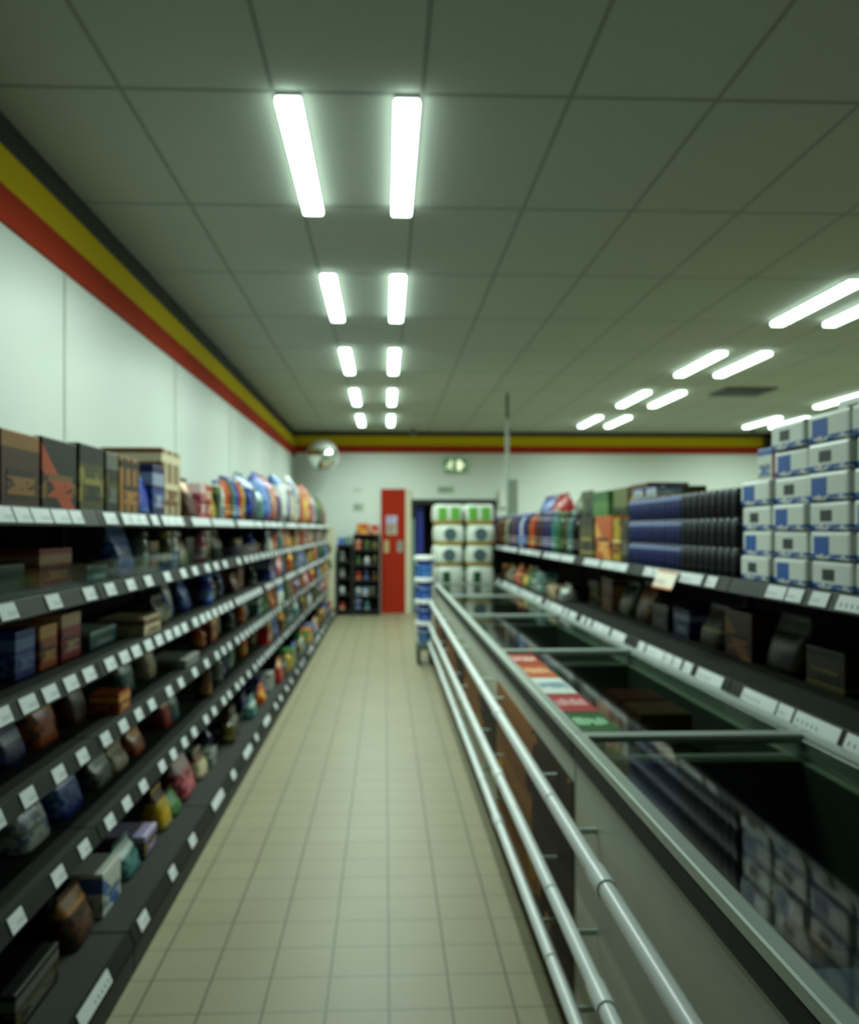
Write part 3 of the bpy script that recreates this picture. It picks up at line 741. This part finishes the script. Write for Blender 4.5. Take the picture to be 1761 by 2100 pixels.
# ------------------------------------------------------------------ back wall
rp = empty('red_panel', 'tall narrow red panel on the back wall beside the doorway', 'panel', (.145, YB, 0))
obj('board', MB().box(-.225, .225, -.06, -.001, 0, 2.29, bev=.008), plain('red_paint', '97260f', .8, var=.03, spec=.15), rp)
def notice(x, z, w_, h_, y, cols, label):
    t = empty('paper_sign', label, 'notice', (x, y, z), 0)
    obj('sheet', MB().box(-w_ / 2, w_ / 2, -.003, 0, -h_ / 2, h_ / 2), plain('paper_' + cols[0], cols[0], .7), t)
    p = MB(); r = random.Random(int(x * 100) + 7)
    zc = h_ / 2 - h_ * .18
    while zc > -h_ / 2 + h_ * .12:
        p.box(-w_ * .38, w_ * r.uniform(.1, .38), -.0045, -.0031, zc - h_ * .03, zc + h_ * .03); zc -= h_ * .14
    obj('printed_lines', p, plain('ink_' + cols[1], cols[1], .7), t)
YP = YB - .0605
notice(.115, 1.72, .2, .15, YP, ('b8b4d0', '7d7aa8'), 'lilac notice on the red panel, above the grey sheet')
notice(.115, 1.535, .2, .18, YP, ('a9a494', '8a4038'), 'grey printed sheet on the red panel, under the lilac notice')
notice(.02, 1.23, .09, .22, YP, ('b8a878', '8a7a50'), 'narrow cream notice on the red panel')
notice(.27, 1.23, .1, .2, YP, ('8f9a90', '5d665f'), 'small grey notice at the red panel edge')
notice(-.5, 2.26, .2, .07, YB - .001, ('d2d8c6', '8fa394'), 'thin pale paper strip on the back wall')
notice(-.5, 1.95, .19, .14, YB - .001, ('a3b3a0', '748a78'), 'greenish paper square on the back wall under the pale strip')
sg = empty('exit_sign', 'lit green escape sign with a running figure, above the doorway', 'sign', (1.285, YB, 2.72))
obj('case', MB().box(-.215, .215, -.09, -.001, -.125, .125, bev=.008), M_WHITE, sg)
obj('panel', MB().box(-.205, .205, -.096, -.091, -.115, .115), emit('sign_green', (.03, .16, .05), 1.0), sg)
q = MB()
q.lathe([(.001, 0), (.023, .001), (.023, .004)], (-.075, -.0965, .075), 14, axis='y')
def limb(p0, p1, r): q.tube([(p0[0], -.0985, p0[1]), (p1[0], -.0985, p1[1])], r, seg=6)
limb((-.08, .045), (-.1, -.02), .021); limb((-.1, -.02), (-.055, -.04), .014); limb((-.055, -.04), (-.07, -.09), .012)
limb((-.1, -.02), (-.14, -.05), .013); limb((-.14, -.05), (-.18, -.05), .011); limb((-.075, .04), (-.03, .02), .01); limb((-.03, .02), (-.01, .045), .009)
limb((-.09, .04), (-.135, .03), .01); limb((-.135, .03), (-.145, -.01), .009)
q.box(.03, .115, -.0975, -.0965, -.09, .095)
q.rings([[(.12, -.0975, -.05), (.12, -.0965, -.05), (.12, -.0965, .06), (.12, -.0975, .06)], [(.175, -.0975, .0), (.175, -.0965, .0), (.175, -.0965, .006), (.175, -.0975, .006)]], smooth=False)
obj('pictogram', q, emit('sign_white', (.85, 1.0, .62), 1.1), sg)
s2 = empty('door_sign', 'small teal lettered sign on the wall just over the doorway', 'sign', (1.12, YB, 2.275))
obj('plate', MB().box(-.16, .16, -.012, -.001, -.062, .062, bev=.003), plain('pale_plate', 'b5c4ae', .5), s2)
q = MB(); x = -.135; r = random.Random(4)
while x < .12:
    wd = r.uniform(.022, .036); q.box(x, x + .016, -.014, -.0121, -.036, .036); q.box(x, x + wd, -.014, -.0121, r.choice((.026, -.005)), r.choice((.036,)))
    x += wd + .012
obj('lettering', q, plain('teal_ink', '0f5a50', .5), s2)

# convex mirror ball in the corner
mr = empty('convex_mirror', 'round convex security mirror high in the corner above the wall rack', 'mirror', (-1.1, 14.45, 2.83), math.radians(4))
prof = [(.262 * math.sin(a), .20 * math.cos(a)) for a in [PI / 2 * k / 12 for k in range(12, 0, -1)]] + [(.004, .2)]
obj('mirror_dome', MB().lathe(prof, (0, 0, 0), 40, axis='y'), M_MIRROR, mr)
hd = MB(); hr = []
for el in (22, 34, 46, 58, 70, 82):
    e_ = math.radians(el); hr.append([(.272 * math.cos(e_) * math.cos(a), -.215 * math.cos(e_) * math.sin(a) - .0, .272 * math.sin(e_)) for a in [PI * j / 20 for j in range(21)]])
for a_, b_ in zip(hr, hr[1:]):
    for j in range(20):
        q4 = [hd.b.verts.new(p) for p in (a_[j], a_[j + 1], b_[j + 1], b_[j])]; hd.b.faces.new(q4).smooth = True
bmesh.ops.remove_doubles(hd.b, verts=hd.b.verts, dist=.0005)
obj('glare_cap', hd, plain('glare_cap_metal', 'eef2ee', .65, .8, var=.02), mr)  # added cap imitating the lamp glare reflected in the mirror's upper part
obj('rim', MB().lathe([(.255, -.03), (.278, -.025), (.278, .008), (.262, .012)], (0, 0, 0), 40, axis='y'), plain('rim_grey', 'b9c0b8', .4), mr)
obj('wall_arm', MB().tube([(0, .03, 0), (0, .4, 0), (-.1, .70, .05)], .018).box(-.16, -.04, .70, .718, -.03, .13), M_ALU, mr)
# small cameras and a loudspeaker under the ceiling at the back
for (x, lab) in ((.5, 'small dark security camera under the ceiling above the aisle end'), (2.22, 'small dark security camera under the ceiling beyond the metal pole'), (6.7, 'small dark security camera under the ceiling beside the loudspeaker')):
    t = empty('security_camera', lab, 'camera', (x, 14.75, ZC), 0, 'security cameras along the back')
    obj('mount', MB().lathe([(.045, -.012), (.045, 0)]).tube([(0, 0, -.01), (0, 0, -.06)], .012), M_DARK, t)
    bdy = obj('housing', MB().box(-.045, .045, -.1, .07, -.115, -.055, bev=.012), M_DARK if x > 1 else plain('camera_grey', '6b706a', .4), t)
    obj('lens', MB().lathe([(.024, 0), (.024, .018), (.012, .02)], (0, -.1, -.085), 14, axis='y'), M_BLACK, bdy)
t = empty('mounted_loudspeaker', 'black loudspeaker box high on the back wall', 'loudspeaker', (7.25, YB, 3.08))
obj('cabinet', MB().box(-.17, .17, -.24, -.04, -.18, .18, bev=.012), M_BLACK, t)
obj('grille', MB().box(-.145, .145, -.246, -.241, -.15, .15, bev=.002), M_DARK, t)
obj('wall_bracket', MB().box(-.04, .04, -.04, -.001, -.06, .06), M_DARK, t)
# pole from ceiling to the island rack
t = empty('service_pole', 'thin metal service pole from the ceiling down behind the island rack', 'pole', (1.60, 10.75, 0))
obj('duct', MB().box(-.024, .024, -.02, .02, 0, 3.0, bev=.006), M_CHROME, t)
obj('lower_trunk', MB().box(.03, .13, -.05, .05, 0, 2.2, bev=.006), plain('trunk_green', '8f9a86', .5), t)
obj('upper_sleeve', MB().box(-.018, .018, -.015, .015, 3.0, ZC - .012, bev=.004), plain('sleeve_grey', '5b6058', .5), t)
obj('ceiling_collar', MB().box(-.05, .05, -.05, .05, ZC - .012, ZC, bev=.003), M_HOUS, t)

t = empty('mounted_box', 'pale square box on the back wall at the upper corner of the doorway', 'box', (2.25, YB, 2.12))
obj('cover', MB().box(-.14, .14, -.09, -.001, -.16, .16, bev=.01), M_WHITE, t)
obj('latch', MB().box(.09, .12, -.098, -.0905, -.03, .03, bev=.003), M_ALU, t)

# two small dark racks against the back wall
def back_rack(x0, x1, top, label, nlev, seed):
    t = empty('display_rack', label, 'rack', (0, 14.76, 0), 0)
    D = .36
    for xx in (x0, x1 - .02): obj('side_panel', MB().box(xx, xx + .02, 0, D, 0, top, bev=.003), M_BLACK, t)
    obj('back_panel', MB().box(x0 + .02, x1 - .02, D - .015, D, 0, top), M_BACK, t)
    zs = [.06 + k * (top - .09) / nlev for k in range(nlev + 1)]
    for z_ in zs: obj('shelf', MB().box(x0 + .021, x1 - .021, 0, D - .016, z_, z_ + .025, bev=.003), M_BLACK, t)
    r = random.Random(seed); k = 0
    order = ['black', 'dark blue', 'brown', 'grey', 'dark green', 'white', 'olive', 'teal', 'red', 'violet']; kinds = ['carton', 'bottle', 'jar']
    combos = [(a, b) for a in order for b in kinds]; r.shuffle(combos)
    step = (top - .09) / nlev
    for li, z_ in enumerate(zs[:-1]):
        x = x0 + .04
        while x < x1 - .13:
            col, kind = combos[k % len(combos)]; k += 1
            wd = .1; h = step * r.uniform(.5, .75)
            o = product(kind, (wd, .1, round(h, 2)), pmats(kind, col, 'photo'), None, k); o.location = (x + wd / 2, 14.76 + .1, z_ + .0255); o.rotation_euler = (0, 0, -PI / 2)
            tag(o, '%s %s on the %s shelf up of the %s back rack' % (col, NOUN[kind], ORD[li], 'narrow' if x1 < -.5 else 'wide'), CATW[kind], 'goods on the %s back rack' % ('narrow' if x1 < -.5 else 'wide'))
            x += wd + r.uniform(.02, .06)
    return t
back_rack(-.87, -.60, 1.27, 'narrow black rack against the back wall beside the wall rack end panel', 4, 1)
back_rack(-.58, -.10, 1.46, 'wide black rack against the back wall beside the red panel', 5, 2)
for k, (x, c, wd, h, nm) in enumerate(((-.79, 'blue', .12, .13, 'pale blue'), (-.67, 'teal', .1, .16, 'teal'))):
    o = product('carton', (wd, .14, h), pmats('carton', c, 'top')); o.location = (x, 14.9, 1.2705 - .0); o.rotation_euler = (0, 0, -PI / 2)
    o.location.z = 1.2705
    tag(o, '%s carton on top of the narrow black back rack' % nm, 'box', 'cartons on the narrow back rack')
for k, (x, c, wd, h) in enumerate(((-.41, 'orange', .22, .19), (-.20, 'red', .17, .16))):
    o = product('carton', (wd, .2, h), pmats('carton', c, 'swoosh')); o.location = (x, 14.9, 1.4605); o.rotation_euler = (0, 0, -PI / 2)
    tag(o, '%s carton on top of the wide black back rack' % c, 'box', 'cartons on the wide back rack')

# ------------------------------------------------------------------ world, camera, output look
wd = bpy.data.worlds.new('world'); S.world = wd; wd.use_nodes = True
wd.node_tree.nodes['Background'].inputs[0].default_value = (.004, .005, .004, 1)
fpx = 1686.0; th = math.radians(2.2)
cam = bpy.data.cameras.new('camera'); co = bpy.data.objects.new('camera', cam); C.objects.link(co)
co.location = (0, 0, 1.55); co.rotation_euler = (PI / 2, 0, -th)
cam.sensor_fit = 'AUTO'; cam.sensor_width = 36; cam.lens = fpx * 36 / 2100
cx = 790 + fpx * math.tan(th); cy = 1085
cam.shift_x = (880.5 - cx) / 2100; cam.shift_y = (cy - 1050) / 2100
cam.clip_start = .05
cam.dof.use_dof = True; cam.dof.focus_distance = .9; cam.dof.aperture_fstop = 4.2
S.camera = co
S.cycles.use_denoising = True
S.cycles.use_adaptive_sampling = True; S.cycles.adaptive_threshold = .03
S.cycles.max_bounces = 6; S.cycles.transparent_max_bounces = 12
S.cycles.sample_clamp_indirect = 6
v = S.view_settings
v.view_transform = 'Standard'; v.look = 'None'; v.exposure = 0.1; v.gamma = 1.0; v.use_curve_mapping = False
